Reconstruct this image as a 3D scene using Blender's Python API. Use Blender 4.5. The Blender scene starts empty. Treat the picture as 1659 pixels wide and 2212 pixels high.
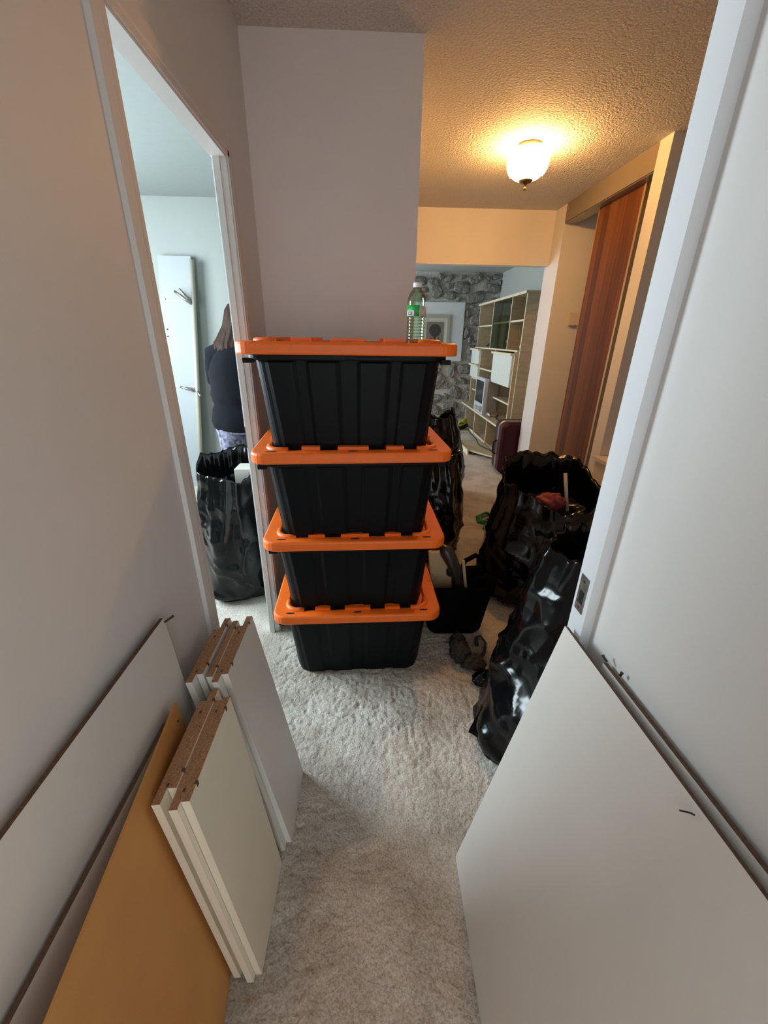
import bpy, bmesh, math, random
from mathutils import Vector, Matrix, noise
import numpy as np

# ---------------------------------------------------------------- camera / world / light
sc = bpy.context.scene
COL = sc.collection
cam_d = bpy.data.cameras.new('camera')
cam = bpy.data.objects.new('camera', cam_d)
COL.objects.link(cam)
sc.camera = cam
cam_d.sensor_fit = 'VERTICAL'
cam_d.sensor_height = 24.0
cam_d.lens = 869.8 / 2212 * 24.0
cam_d.clip_start = 0.02
R3 = ((0.99932213, -0.00125859, 0.03679259), (-0.03424862, -0.39833779, 0.91659917), (0.01350225, -0.91723793, -0.39811087))
M = Matrix.Identity(4)
for i in range(3):
    M[i][0] = R3[i][0]; M[i][1] = -R3[i][1]; M[i][2] = -R3[i][2]
M[2][3] = 1.45
cam.matrix_world = M

sc.view_settings.view_transform = 'Standard'
sc.view_settings.look = 'None'
sc.view_settings.gamma = 1.0
sc.view_settings.use_curve_mapping = False
sc.view_settings.exposure = 0.3
sc.cycles.use_denoising = True
sc.cycles.caustics_reflective = False
sc.cycles.caustics_refractive = False
sc.cycles.max_bounces = 7
sc.cycles.use_adaptive_sampling = True
sc.cycles.adaptive_threshold = 0.04
sc.cycles.diffuse_bounces = 5
sc.cycles.glossy_bounces = 4
sc.cycles.transparent_max_bounces = 12
sc.cycles.sample_clamp_indirect = 6.0

world = bpy.data.worlds.new('world'); sc.world = world
world.use_nodes = True
world.node_tree.nodes['Background'].inputs['Color'].default_value = (0.94, 0.98, 1.0, 1)
world.node_tree.nodes['Background'].inputs['Strength'].default_value = 1.9

def area_light(name, loc, rot, sx, sy, power, col):
    d = bpy.data.lights.new(name, 'AREA'); d.shape = 'RECTANGLE'; d.size = sx; d.size_y = sy
    d.energy = power; d.color = col
    o = bpy.data.objects.new(name, d); COL.objects.link(o)
    o.location = loc; o.rotation_euler = rot
    return o
PI = math.pi
# daylight entering by the bedroom window (left wall of the bedroom) and the living room window
area_light('bedroom_daylight', (-3.08, 2.30, 1.62), (0, -PI / 2, 0), 1.4, 1.9, 180, (0.78, 0.93, 1.0))
area_light('living_daylight', (-2.58, 6.3, 1.45), (0, -PI / 2, 0), 1.7, 2.6, 76, (0.84, 0.94, 1.0))

# ---------------------------------------------------------------- materials
def mat(name, col, rough=0.6, metal=0.0, var=0.0, vscale=8.0, bump=0.0, bscale=60.0, bdist=0.002, spec=None, stretch=None, col2=None, detail=4.0, coat=0.0):
    m = bpy.data.materials.new(name); m.use_nodes = True
    nt = m.node_tree; b = nt.nodes['Principled BSDF']
    b.inputs['Base Color'].default_value = (*col, 1); b.inputs['Roughness'].default_value = rough
    b.inputs['Metallic'].default_value = metal
    if spec is not None: b.inputs['Specular IOR Level'].default_value = spec
    if coat: b.inputs['Coat Weight'].default_value = coat
    tc = nt.nodes.new('ShaderNodeTexCoord'); mp = nt.nodes.new('ShaderNodeMapping')
    nt.links.new(tc.outputs['Object'], mp.inputs['Vector'])
    if stretch: mp.inputs['Scale'].default_value = stretch
    n = nt.nodes.new('ShaderNodeTexNoise'); n.inputs['Scale'].default_value = vscale; n.inputs['Detail'].default_value = detail
    nt.links.new(mp.outputs['Vector'], n.inputs['Vector'])
    rp = nt.nodes.new('ShaderNodeValToRGB')
    c2 = col2 if col2 else tuple(max(0, c * (1 - var)) for c in col)
    c1 = col if col2 else tuple(min(1, c * (1 + var)) for c in col)
    rp.color_ramp.elements[0].position = 0.32; rp.color_ramp.elements[1].position = 0.68
    rp.color_ramp.elements[0].color = (*c2, 1); rp.color_ramp.elements[1].color = (*c1, 1)
    nt.links.new(n.outputs['Fac'], rp.inputs['Fac']); nt.links.new(rp.outputs['Color'], b.inputs['Base Color'])
    if bump:
        n2 = nt.nodes.new('ShaderNodeTexNoise'); n2.inputs['Scale'].default_value = bscale; n2.inputs['Detail'].default_value = 3
        nt.links.new(mp.outputs['Vector'], n2.inputs['Vector'])
        bp = nt.nodes.new('ShaderNodeBump'); bp.inputs['Strength'].default_value = bump; bp.inputs['Distance'].default_value = bdist
        nt.links.new(n2.outputs['Fac'], bp.inputs['Height']); nt.links.new(bp.outputs['Normal'], b.inputs['Normal'])
    return m

MT = {}
MT['wall'] = mat('wall_paint', (0.68, 0.665, 0.65), 0.55, var=0.02, vscale=3, bump=0.15, bscale=140, bdist=0.001)
MT['cwall'] = mat('brightened_wall_paint', (0.80, 0.77, 0.755), 0.55, var=0.02, vscale=3, bump=0.15, bscale=140, bdist=0.001)  # hall wall paint lightened, brightness of the partition put into its colour
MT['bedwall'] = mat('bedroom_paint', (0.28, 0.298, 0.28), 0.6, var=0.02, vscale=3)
MT['ceil'] = mat('stipple_ceiling', (0.66, 0.62, 0.57), 0.9, var=0.12, vscale=95, bump=1.0, bscale=85, bdist=0.012)
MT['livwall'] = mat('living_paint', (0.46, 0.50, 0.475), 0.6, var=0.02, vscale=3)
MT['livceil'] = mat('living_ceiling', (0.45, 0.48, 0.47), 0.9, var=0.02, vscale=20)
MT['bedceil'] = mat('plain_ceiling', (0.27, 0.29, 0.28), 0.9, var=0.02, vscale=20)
MT['trim'] = mat('gloss_trim', (0.74, 0.74, 0.73), 0.28, var=0.01)
MT['casing'] = mat('casing_paint', (0.68, 0.665, 0.65), 0.6, var=0.01, spec=0.25)
MT['orange'] = mat('orange_plastic', (0.90, 0.155, 0.008), 0.45, var=0.03, vscale=30, bump=0.08, bscale=400, bdist=0.0005)
MT['blackp'] = mat('black_plastic', (0.0035, 0.0045, 0.006), 0.42, var=0.05, vscale=30, bump=0.1, bscale=500, bdist=0.0004, spec=0.14)
MT['hole'] = mat('dark_hole', (0.004, 0.004, 0.004), 0.9)
MT['panel'] = mat('white_melamine', (0.70, 0.67, 0.63), 0.5, var=0.02, vscale=4, bump=0.06, bscale=200)
MT['cream'] = mat('cream_melamine', (0.78, 0.71, 0.57), 0.5, var=0.03, vscale=5)
MT['creamw'] = mat('pale_melamine', (0.70, 0.68, 0.64), 0.5, var=0.03, vscale=5)
MT['chip'] = mat('raw_chipboard', (0.52, 0.29, 0.15), 0.9, vscale=260, col2=(0.28, 0.14, 0.065), bump=0.4, bscale=240)
MT['chipd'] = mat('dark_chipboard_edge', (0.12, 0.07, 0.045), 0.9, var=0.3, vscale=200)
MT['hard'] = mat('brown_hardboard', (0.62, 0.30, 0.085), 0.65, vscale=5, col2=(0.54, 0.25, 0.07), bump=0.1, bscale=300)
MT['pin'] = mat('dark_steel', (0.08, 0.07, 0.06), 0.4, 0.8)
MT['steel'] = mat('worn_steel', (0.30, 0.29, 0.26), 0.35, 0.9, var=0.3, vscale=60)
MT['brass'] = mat('antique_brass', (0.32, 0.21, 0.09), 0.3, 0.9, var=0.2, vscale=40)
MT['ply'] = mat('plywood_veneer', (0.50, 0.41, 0.28), 0.6, vscale=6, col2=(0.40, 0.32, 0.21), stretch=(1, 1, 6))
MT['plyback'] = mat('veneer_back', (0.42, 0.35, 0.22), 0.6, vscale=5, col2=(0.34, 0.28, 0.17), stretch=(1, 6, 1))
MT['edge'] = mat('cream_edge', (0.74, 0.68, 0.50), 0.5, var=0.03)
MT['whitew'] = mat('whitewash_front', (0.70, 0.74, 0.70), 0.5, vscale=40, col2=(0.62, 0.67, 0.63), stretch=(1, 3, .4))
MT['stone'] = mat('grey_stone', (0.30, 0.29, 0.27), 0.9, vscale=14, col2=(0.16, 0.15, 0.138), bump=0.9, bscale=26, bdist=0.02)
MT['mortar'] = mat('pale_mortar', (0.55, 0.535, 0.50), 0.95, var=0.2, vscale=30, bump=0.9, bscale=40, bdist=0.01)
MT['plaster'] = mat('white_plaster', (0.66, 0.69, 0.72), 0.8, var=0.02, vscale=10)
MT['wine'] = mat('burgundy_shell', (0.035, 0.004, 0.008), 0.45, var=0.1, vscale=20, spec=0.25)
MT['alu'] = mat('brushed_aluminium', (0.45, 0.43, 0.42), 0.4, 0.8)
MT['tvgrey'] = mat('silver_plastic', (0.50, 0.54, 0.60), 0.4, var=0.02)
MT['tvside'] = mat('grey_plastic', (0.30, 0.29, 0.27), 0.5, var=0.03)
MT['screen'] = mat('dark_glass_tube', (0.03, 0.033, 0.04), 0.12, var=0.2, vscale=6)
MT['black'] = mat('black_matt', (0.006, 0.006, 0.006), 0.7)
MT['cloth_black'] = mat('black_canvas', (0.003, 0.003, 0.003), 0.95, spec=0.05)
MT['shirt'] = mat('navy_black_jersey', (0.0040, 0.0045, 0.008), 0.9, var=0.1, vscale=30, spec=0.15)
MT['leggings'] = mat('mottled_leggings', (0.30, 0.29, 0.40), 0.8, vscale=38, col2=(0.03, 0.03, 0.06))
MT['hair'] = mat('brown_hair', (0.050, 0.021, 0.010), 0.6, vscale=22, col2=(0.010, 0.005, 0.004), spec=0.12, stretch=(6, 6, 0.6), bump=0.6, bscale=40, bdist=0.004)
MT['skin'] = mat('skin', (0.55, 0.34, 0.26), 0.5, var=0.05)
MT['shoe'] = mat('dark_shoe', (0.02, 0.02, 0.022), 0.6)
MT['lime'] = mat('lime_fabric', (0.50, 0.55, 0.03), 0.6)
MT['green'] = mat('green_fabric', (0.012, 0.20, 0.045), 0.6, var=0.2, vscale=30)
MT['yellow'] = mat('yellow_plastic', (0.75, 0.50, 0.02), 0.5)
MT['creambox'] = mat('cream_box_card', (0.60, 0.46, 0.26), 0.6, var=0.04, vscale=12)
MT['umb'] = mat('dark_umbrella_fabric', (0.03, 0.027, 0.02), 0.35, var=0.3, vscale=30)
MT['red'] = mat('dark_red_cloth', (0.22, 0.03, 0.03), 0.6, var=0.4, vscale=40)
MT['pale'] = mat('pale_plastic', (0.62, 0.60, 0.55), 0.5)
MT['paper'] = mat('paper_mount', (0.55, 0.53, 0.48), 0.8)
MT['print'] = mat('brown_print', (0.20, 0.18, 0.145), 0.8, var=0.15, vscale=30)
MT['disc'] = mat('dark_print_disc', (0.055, 0.045, 0.04), 0.8, var=0.4, vscale=60)
MT['frame'] = mat('cream_frame', (0.40, 0.38, 0.30), 0.4, var=0.04)
MT['thermo'] = mat('ivory_plastic', (0.62, 0.55, 0.46), 0.5)
MT['sheer'] = mat('sheer_charcoal', (0.045, 0.04, 0.037), 0.9, var=0.3, vscale=50, bump=0.6, bscale=90)
MT['labelg'] = mat('green_print', (0.03, 0.42, 0.08), 0.4, var=0.3, vscale=60)
MT['labelw'] = mat('white_label_print', (0.62, 0.60, 0.60), 0.5, vscale=90, col2=(0.45, 0.42, 0.44), stretch=(1, 1, .3))
MT['labelt'] = mat('grey_label_text', (0.22, 0.21, 0.25), 0.5)
MT['cap'] = mat('white_cap', (0.75, 0.82, 0.82), 0.4)
woods = []
for k, c in enumerate([(0.17, 0.058, 0.012), (0.125, 0.040, 0.008), (0.15, 0.050, 0.010), (0.185, 0.066, 0.014), (0.105, 0.034, 0.008)]):
    woods.append(mat('walnut_veneer', c, 0.6, spec=0.2, vscale=9, col2=tuple(x * .72 for x in c), stretch=(5, 5, .25)))

def plastic_bag_mat(name, warm=0.0):
    m = bpy.data.materials.new(name); m.use_nodes = True
    nt = m.node_tree; b = nt.nodes['Principled BSDF']
    b.inputs['Base Color'].default_value = (0.0035, 0.0036, 0.0042, 1); b.inputs['Roughness'].default_value = 0.17
    b.inputs['Specular IOR Level'].default_value = 0.34
    tc = nt.nodes.new('ShaderNodeTexCoord')
    mp = nt.nodes.new('ShaderNodeMapping'); mp.inputs['Scale'].default_value = (1, 1, 1.6); mp.inputs['Rotation'].default_value = (0.4, 0.6, 0)
    nt.links.new(tc.outputs['Object'], mp.inputs['Vector'])
    w = nt.nodes.new('ShaderNodeTexNoise'); w.noise_type = 'RIDGED_MULTIFRACTAL'; w.inputs['Scale'].default_value = 4.5; w.inputs['Detail'].default_value = 3; w.inputs['Roughness'].default_value = 0.4; w.inputs['Distortion'].default_value = 0.5
    nt.links.new(mp.outputs['Vector'], w.inputs['Vector'])
    bp = nt.nodes.new('ShaderNodeBump'); bp.inputs['Strength'].default_value = 0.45; bp.inputs['Distance'].default_value = 0.010
    nt.links.new(w.outputs['Fac'], bp.inputs['Height'])
    mp2 = nt.nodes.new('ShaderNodeMapping'); mp2.inputs['Scale'].default_value = (3.0, 3.0, 0.9); mp2.inputs['Rotation'].default_value = (0.7, -0.5, 0.2)
    nt.links.new(tc.outputs['Object'], mp2.inputs['Vector'])
    w2 = nt.nodes.new('ShaderNodeTexNoise'); w2.noise_type = 'RIDGED_MULTIFRACTAL'; w2.inputs['Scale'].default_value = 5.0; w2.inputs['Detail'].default_value = 2; w2.inputs['Roughness'].default_value = 0.35; w2.inputs['Distortion'].default_value = 0.35
    nt.links.new(mp2.outputs['Vector'], w2.inputs['Vector'])
    bp2 = nt.nodes.new('ShaderNodeBump'); bp2.inputs['Strength'].default_value = 0.35; bp2.inputs['Distance'].default_value = 0.008
    nt.links.new(w2.outputs['Fac'], bp2.inputs['Height']); nt.links.new(bp.outputs['Normal'], bp2.inputs['Normal']); nt.links.new(bp2.outputs['Normal'], b.inputs['Normal'])
    return m
MT['bag'] = plastic_bag_mat('black_bin_liner')

def glass_mat(name, col, alpha, rough=0.05, refl=0.6):
    m = bpy.data.materials.new(name); m.use_nodes = True
    nt = m.node_tree; out = nt.nodes['Material Output']; nt.nodes.remove(nt.nodes['Principled BSDF'])
    t = nt.nodes.new('ShaderNodeBsdfTransparent'); t.inputs['Color'].default_value = (*col, 1)
    g = nt.nodes.new('ShaderNodeBsdfGlossy'); g.inputs['Roughness'].default_value = rough
    lw = nt.nodes.new('ShaderNodeLayerWeight'); lw.inputs['Blend'].default_value = 0.35
    mu = nt.nodes.new('ShaderNodeMath'); mu.operation = 'MULTIPLY_ADD'; mu.inputs[1].default_value = refl; mu.inputs[2].default_value = alpha
    nt.links.new(lw.outputs['Fresnel'], mu.inputs[0])
    mx = nt.nodes.new('ShaderNodeMixShader'); nt.links.new(mu.outputs[0], mx.inputs['Fac'])
    nt.links.new(t.outputs[0], mx.inputs[1]); nt.links.new(g.outputs[0], mx.inputs[2]); nt.links.new(mx.outputs[0], out.inputs['Surface'])
    return m
MT['smoked'] = glass_mat('smoked_glass', (0.66, 0.70, 0.58), 0.03, 0.05, 0.25)
MT['pet'] = glass_mat('green_tinted_plastic', (0.72, 0.84, 0.68), 0.02, 0.10)
MT['pane'] = glass_mat('window_glass', (0.95, 0.98, 1.0), 0.03)

def emit_mat(name, col, strength):
    m = bpy.data.materials.new(name); m.use_nodes = True
    nt = m.node_tree; b = nt.nodes['Principled BSDF']
    b.inputs['Base Color'].default_value = (*col, 1)
    b.inputs['Emission Color'].default_value = (*col, 1); b.inputs['Emission Strength'].default_value = strength
    return m
def lamp_glass():
    m = bpy.data.materials.new('lit_lamp_glass'); m.use_nodes = True
    nt = m.node_tree; out = nt.nodes['Material Output']; nt.nodes.remove(nt.nodes['Principled BSDF'])
    t = nt.nodes.new('ShaderNodeBsdfTransparent'); t.inputs['Color'].default_value = (1, .93, .8, 1)
    e = nt.nodes.new('ShaderNodeEmission'); e.inputs['Color'].default_value = (1, 0.62, 0.25, 1); e.inputs['Strength'].default_value = 30
    mx = nt.nodes.new('ShaderNodeMixShader'); mx.inputs['Fac'].default_value = 0.25
    nt.links.new(t.outputs[0], mx.inputs[1]); nt.links.new(e.outputs[0], mx.inputs[2]); nt.links.new(mx.outputs[0], out.inputs['Surface'])
    return m
MT['lampglass'] = lamp_glass()
MT['lampglass'].cycles.emission_sampling = 'NONE'
MT['bulb'] = emit_mat('lit_bulb', (1, 0.7, 0.35), 60)
MT['bulb'].cycles.emission_sampling = 'NONE'

def carpet_mat():
    m = bpy.data.materials.new('beige_carpet'); m.use_nodes = True
    nt = m.node_tree; b = nt.nodes['Principled BSDF']
    b.inputs['Roughness'].default_value = 0.95; b.inputs['Specular IOR Level'].default_value = 0.1
    tc = nt.nodes.new('ShaderNodeTexCoord')
    n1 = nt.nodes.new('ShaderNodeTexNoise'); n1.inputs['Scale'].default_value = 3.2; n1.inputs['Detail'].default_value = 5; n1.inputs['Roughness'].default_value = 0.65
    n2 = nt.nodes.new('ShaderNodeTexNoise'); n2.inputs['Scale'].default_value = 190; n2.inputs['Detail'].default_value = 3
    for n in (n1, n2): nt.links.new(tc.outputs['Object'], n.inputs['Vector'])
    r1 = nt.nodes.new('ShaderNodeValToRGB'); r1.color_ramp.elements[0].position = .30; r1.color_ramp.elements[1].position = .56
    r1.color_ramp.elements[0].color = (0.36, 0.31, 0.255, 1); r1.color_ramp.elements[1].color = (0.64, 0.60, 0.54, 1)
    nt.links.new(n1.outputs['Fac'], r1.inputs['Fac'])
    r2 = nt.nodes.new('ShaderNodeValToRGB'); r2.color_ramp.elements[0].position = .3; r2.color_ramp.elements[1].position = .62
    r2.color_ramp.elements[0].color = (0.62, 0.6, 0.58, 1); r2.color_ramp.elements[1].color = (1, 1, 1, 1)
    nt.links.new(n2.outputs['Fac'], r2.inputs['Fac'])
    mx = nt.nodes.new('ShaderNodeMix'); mx.data_type = 'RGBA'; mx.blend_type = 'MULTIPLY'; mx.inputs['Factor'].default_value = 1
    nt.links.new(r1.outputs['Color'], mx.inputs['A']); nt.links.new(r2.outputs['Color'], mx.inputs['B'])
    nt.links.new(mx.outputs['Result'], b.inputs['Base Color'])
    v = nt.nodes.new('ShaderNodeTexNoise'); v.inputs['Scale'].default_value = 75; v.inputs['Detail'].default_value = 4; v.inputs['Distortion'].default_value = 0.6
    nt.links.new(tc.outputs['Object'], v.inputs['Vector'])
    bp = nt.nodes.new('ShaderNodeBump'); bp.inputs['Strength'].default_value = 0.8; bp.inputs['Distance'].default_value = 0.006
    nt.links.new(v.outputs['Fac'], bp.inputs['Height']); nt.links.new(bp.outputs['Normal'], b.inputs['Normal'])
    return m
MT['carpet'] = carpet_mat()

# ---------------------------------------------------------------- helpers
def meta(o, label=None, cat=None, group=None, kind=None):
    if label: o['label'] = label
    if cat: o['category'] = cat
    if group: o['group'] = group
    if kind: o['kind'] = kind
    return o
def thing(name, loc, label, cat, group=None, rz=0.0):
    o = bpy.data.objects.new(name, None); COL.objects.link(o)
    o.empty_display_size = 0.05
    o.location = loc; o.rotation_euler = (0, 0, rz)
    return meta(o, label, cat, group)
def wloc(o):
    v = Vector((0, 0, 0))
    while o is not None:
        v += Vector(o.location); o = o.parent
    return v
def obj(name, bm, m, parent=None, local=False, smooth=False, bevel=0.0, origin=None, label=None):
    """bm is in world coordinates unless local; becomes one mesh object."""
    if bevel:
        bmesh.ops.bevel(bm, geom=[e for e in bm.edges if e.is_manifold and e.calc_face_angle(0) > 0.5], offset=bevel, segments=2, profile=0.6, affect='EDGES')
    bmesh.ops.recalc_face_normals(bm, faces=bm.faces)
    me = bpy.data.meshes.new(name)
    loc = Vector((0, 0, 0))
    if not local:
        if parent is not None:
            off = wloc(parent)
        else:
            xs = [v.co for v in bm.verts]
            off = Vector(origin) if origin else Vector(((min(c.x for c in xs) + max(c.x for c in xs)) / 2, (min(c.y for c in xs) + max(c.y for c in xs)) / 2, min(c.z for c in xs)))
            loc = off
        bmesh.ops.translate(bm, verts=bm.verts, vec=-off)
    bm.to_mesh(me); bm.free()
    if smooth:
        me.polygons.foreach_set('use_smooth', [True] * len(me.polygons))
    for mm in (m if isinstance(m, (list, tuple)) else [m]): me.materials.append(MT[mm] if isinstance(mm, str) else mm)
    o = bpy.data.objects.new(name, me); COL.objects.link(o)
    o.location = loc
    if parent is not None: o.parent = parent
    if label: o['label'] = label
    return o
def B(): return bmesh.new()
def box(bm, x0, x1, y0, y1, z0, z1, mi=0):
    vs = [bm.verts.new((x, y, z)) for x in (x0, x1) for y in (y0, y1) for z in (z0, z1)]
    fs = []
    for q in ((0, 1, 3, 2), (4, 6, 7, 5), (0, 4, 5, 1), (2, 3, 7, 6), (0, 2, 6, 4), (1, 5, 7, 3)):
        f = bm.faces.new([vs[i] for i in q]); f.material_index = mi; fs.append(f)
    return fs
def bx(name, x0, x1, y0, y1, z0, z1, m, parent=None, bevel=0.0, label=None):
    bm = B(); box(bm, x0, x1, y0, y1, z0, z1); return obj(name, bm, m, parent, bevel=bevel, label=label)
def struct(o): o['kind'] = 'structure'; return o
def slab(bm, bf, bn, tn, tf, n, edge_top=0, edge_near=0, face=0):
    """leaning board: bottom far, bottom near, top near, top far of the front face; n = vector to the back."""
    n = Vector(n); F = [Vector(p) for p in (bf, bn, tn, tf)]; K = [p + n for p in F]
    a = [bm.verts.new(p) for p in F]; b = [bm.verts.new(p) for p in K]
    f = bm.faces.new(a); f.material_index = face
    f = bm.faces.new(b[::-1]); f.material_index = face
    for i, (s, t) in enumerate(((0, 1), (1, 2), (2, 3), (3, 0))):
        f = bm.faces.new([a[s], b[s], b[t], a[t]]); f.material_index = edge_top if i == 2 else edge_near
def tube(bm, pts, rad, n=10, cap=True, mi=0):
    pts = [Vector(p) for p in pts]
    rads = rad if isinstance(rad, (list, tuple)) else [rad] * len(pts)
    rings = []; prev = None
    for i, p in enumerate(pts):
        d = (pts[min(i + 1, len(pts) - 1)] - pts[max(i - 1, 0)]).normalized()
        if prev is None:
            u = d.orthogonal().normalized()
        else:
            u = (prev - d * prev.dot(d)).normalized()
        prev = u; w = d.cross(u); r = rads[i]
        rx, ry = r if isinstance(r, (list, tuple)) else (r, r)
        rings.append([bm.verts.new(p + u * math.cos(2 * PI * k / n) * rx + w * math.sin(2 * PI * k / n) * ry) for k in range(n)])
    for a, b in zip(rings, rings[1:]):
        for k in range(n):
            bm.faces.new([a[k], a[(k + 1) % n], b[(k + 1) % n], b[k]]).material_index = mi
    if cap:
        bm.faces.new(rings[0][::-1]).material_index = mi; bm.faces.new(rings[-1]).material_index = mi
    return rings
def loft(bm, rings, cap0=True, cap1=True, mi=0):
    R = [[bm.verts.new(p) for p in r] for r in rings]; n = len(R[0])
    for a, b in zip(R, R[1:]):
        for k in range(n):
            bm.faces.new([a[k], a[(k + 1) % n], b[(k + 1) % n], b[k]]).material_index = mi
    if cap0: bm.faces.new(R[0][::-1]).material_index = mi
    if cap1: bm.faces.new(R[-1]).material_index = mi
    return R
def lathe(bm, prof, c, n=32, cap0=False, cap1=False):
    rings = [[(c[0] + r * math.cos(2 * PI * k / n), c[1] + r * math.sin(2 * PI * k / n), c[2] + z) for k in range(n)] for r, z in prof]
    return loft(bm, rings, cap0, cap1)
def rrect(w, d, r, step=0.008, z=0.0):
    """points (x, y, nx, ny) of a rounded rectangle, counter clockwise from the front left."""
    out = []
    segs = [((-w / 2 + r, -d / 2), (w / 2 - r, -d / 2), (0, -1)), ((w / 2, -d / 2 + r), (w / 2, d / 2 - r), (1, 0)),
            ((w / 2 - r, d / 2), (-w / 2 + r, d / 2), (0, 1)), ((-w / 2, d / 2 - r), (-w / 2, -d / 2 + r), (-1, 0))]
    cs = [(w / 2 - r, -d / 2 + r, -90), (w / 2 - r, d / 2 - r, 0), (-w / 2 + r, d / 2 - r, 90), (-w / 2 + r, -d / 2 + r, 180)]
    counts = (step if isinstance(step, tuple) else None)
    for i, ((x0, y0), (x1, y1), nn) in enumerate(segs):
        L = math.hypot(x1 - x0, y1 - y0); k = counts[i % 2] if counts else max(1, int(L / step))
        for j in range(k):
            t = j / k; out.append((x0 + (x1 - x0) * t, y0 + (y1 - y0) * t, *nn))
        cx_, cy_, a0 = cs[i]
        for j in range(6):
            a = math.radians(a0 + 15 * j); out.append((cx_ + r * math.cos(a), cy_ + r * math.sin(a), math.cos(a), math.sin(a)))
    return out
def copy_tree(o, parent=None):
    c = o.copy(); COL.objects.link(c)
    if parent is not None:
        c.parent = parent; c.matrix_parent_inverse = o.matrix_parent_inverse.copy()
    for ch in list(o.children): copy_tree(ch, c)
    return c

# ================================================================ SETTING
XL, XR, XJ = -0.485, 0.472, 0.45
YC, XC, ZC = 2.10, 0.212, 2.50
YB, XP = 4.28, 1.665          # beam / pillar
YS, XS = 8.0, 2.32            # stone wall / living room side wall
DY0, DY1, DZ = 1.055, 1.742, 2.0   # bedroom doorway
BX0, BY1 = -3.0, 4.17

# ---- carpeted floor: fine patch with worn pile furrows near the camera, plain beyond
rng = np.random.default_rng(7)
def vnoise(X, Y, s, seed):
    r = np.random.default_rng(seed); G = r.random((128, 128))
    x = X * s + 50.3; y = Y * s + 50.7
    xi = np.floor(x).astype(int); yi = np.floor(y).astype(int); fx = x - xi; fy = y - yi
    fx = fx * fx * (3 - 2 * fx); fy = fy * fy * (3 - 2 * fy)
    g = lambda a, b: G[a % 128, b % 128]
    return (g(xi, yi) * (1 - fx) + g(xi + 1, yi) * fx) * (1 - fy) + (g(xi, yi + 1) * (1 - fx) + g(xi + 1, yi + 1) * fx) * fy
fx0, fx1, fy0, fy1, st = -0.47, 1.25, 0.10, 2.35, 0.0065
nx, ny = int((fx1 - fx0) / st), int((fy1 - fy0) / st)
gx = np.linspace(fx0, fx1, nx); gy = np.linspace(fy0, fy1, ny)
GX, GY = np.meshgrid(gx, gy)
wx = GX + 0.05 * (vnoise(GX, GY, 9, 1) - .5); wy = GY + 0.05 * (vnoise(GX, GY, 9, 2) - .5)
ridge = 1 - np.abs(2 * vnoise(wx, wy, 48, 3) - 1)
ridge2 = 1 - np.abs(2 * vnoise(wx, wy * 1.4, 27, 4) - 1)
tuft = vnoise(GX, GY, 95, 5)
mask = np.clip((GY - 0.75) * 2.2, 0.22, 1.0)
H = -0.0050 * mask * np.clip((ridge - .72) / .28, 0, 1) - 0.0055 * np.clip((ridge2 - .84) / .16, 0, 1) * (0.35 + .65 * vnoise(GX, GY, 5, 8)) + 0.0022 * (tuft - .5) + 0.003 * (vnoise(GX, GY, 6, 6) - .5)
edge = np.minimum.reduce([(GX - fx0), (fx1 - GX), (GY - fy0), (fy1 - GY)]) / 0.04
H = (H - 0.001) * np.clip(edge, 0, 1)
verts = [tuple(v) for v in np.stack([GX.ravel(), GY.ravel(), H.ravel()], 1).tolist()]
idx = np.arange(nx * ny).reshape(ny, nx)
faces = np.stack([idx[:-1, :-1].ravel(), idx[:-1, 1:].ravel(), idx[1:, 1:].ravel(), idx[1:, :-1].ravel()], 1).tolist()
def addq(x0, x1, y0, y1):
    b = len(verts); verts.extend([(x0, y0, 0), (x1, y0, 0), (x1, y1, 0), (x0, y1, 0)]); faces.append([b, b + 1, b + 2, b + 3])
FX0, FX1, FY0, FY1 = -3.75, 3.2, -4.0, 8.2
addq(FX0, fx0, FY0, FY1); addq(fx1, FX1, FY0, FY1); addq(fx0, fx1, FY0, fy0); addq(fx0, fx1, fy1, FY1)
me = bpy.data.meshes.new('floor'); me.from_pydata(verts, [], faces); me.update()
me.polygons.foreach_set('use_smooth', [True] * len(me.polygons)); me.materials.append(MT['carpet'])
o = bpy.data.objects.new('floor', me); COL.objects.link(o)
meta(o, 'worn beige carpet running through hall, bedroom and living room', 'floor', kind='structure')

def swall(name, boxes, m, label=None, bevel=0.0):
    bm = B()
    for b in boxes: box(bm, *b)
    o = obj(name, bm, m, bevel=bevel); struct(o)
    if label: o['label'] = label
    return o
WT = 0.045
# left hall wall with the bedroom doorway
swall('wall_left', [(XL - WT, XL, -0.8, DY0 - .018, 0, ZC), (XL - WT, XL, DY1 + .018, YC, 0, ZC), (XL - WT, XL, DY0 - .018, DY1 + .018, DZ + .018, ZC)], 'wall', 'grey white hall wall with the bedroom doorway')
# partition behind the bins
swall('wall_center', [(XL - WT, XC, YC, YC + 0.1, 0, ZC), (XC - 0.1, XC, YC + 0.1, YB + 0.1, 0, ZC)], 'cwall', 'plain white partition wall behind the stacked bins')
# right hall wall and the return past the jamb
swall('wall_right', [(XR, XR + 0.2, -0.8, 0.668, 0, ZC), (XJ + 0.12, 3.0, 0.668, 0.72, 0, ZC)], 'wall', 'pale grey wall on the right behind the leaning panels')
swall('added_back_lintel', [(XL - WT, XR + .2, -0.9, -0.8, 2.03, ZC)], 'wall', 'unseen lintel added behind the camera to shade the upper walls')  # added out of view, keeps world light off the upper walls
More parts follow.
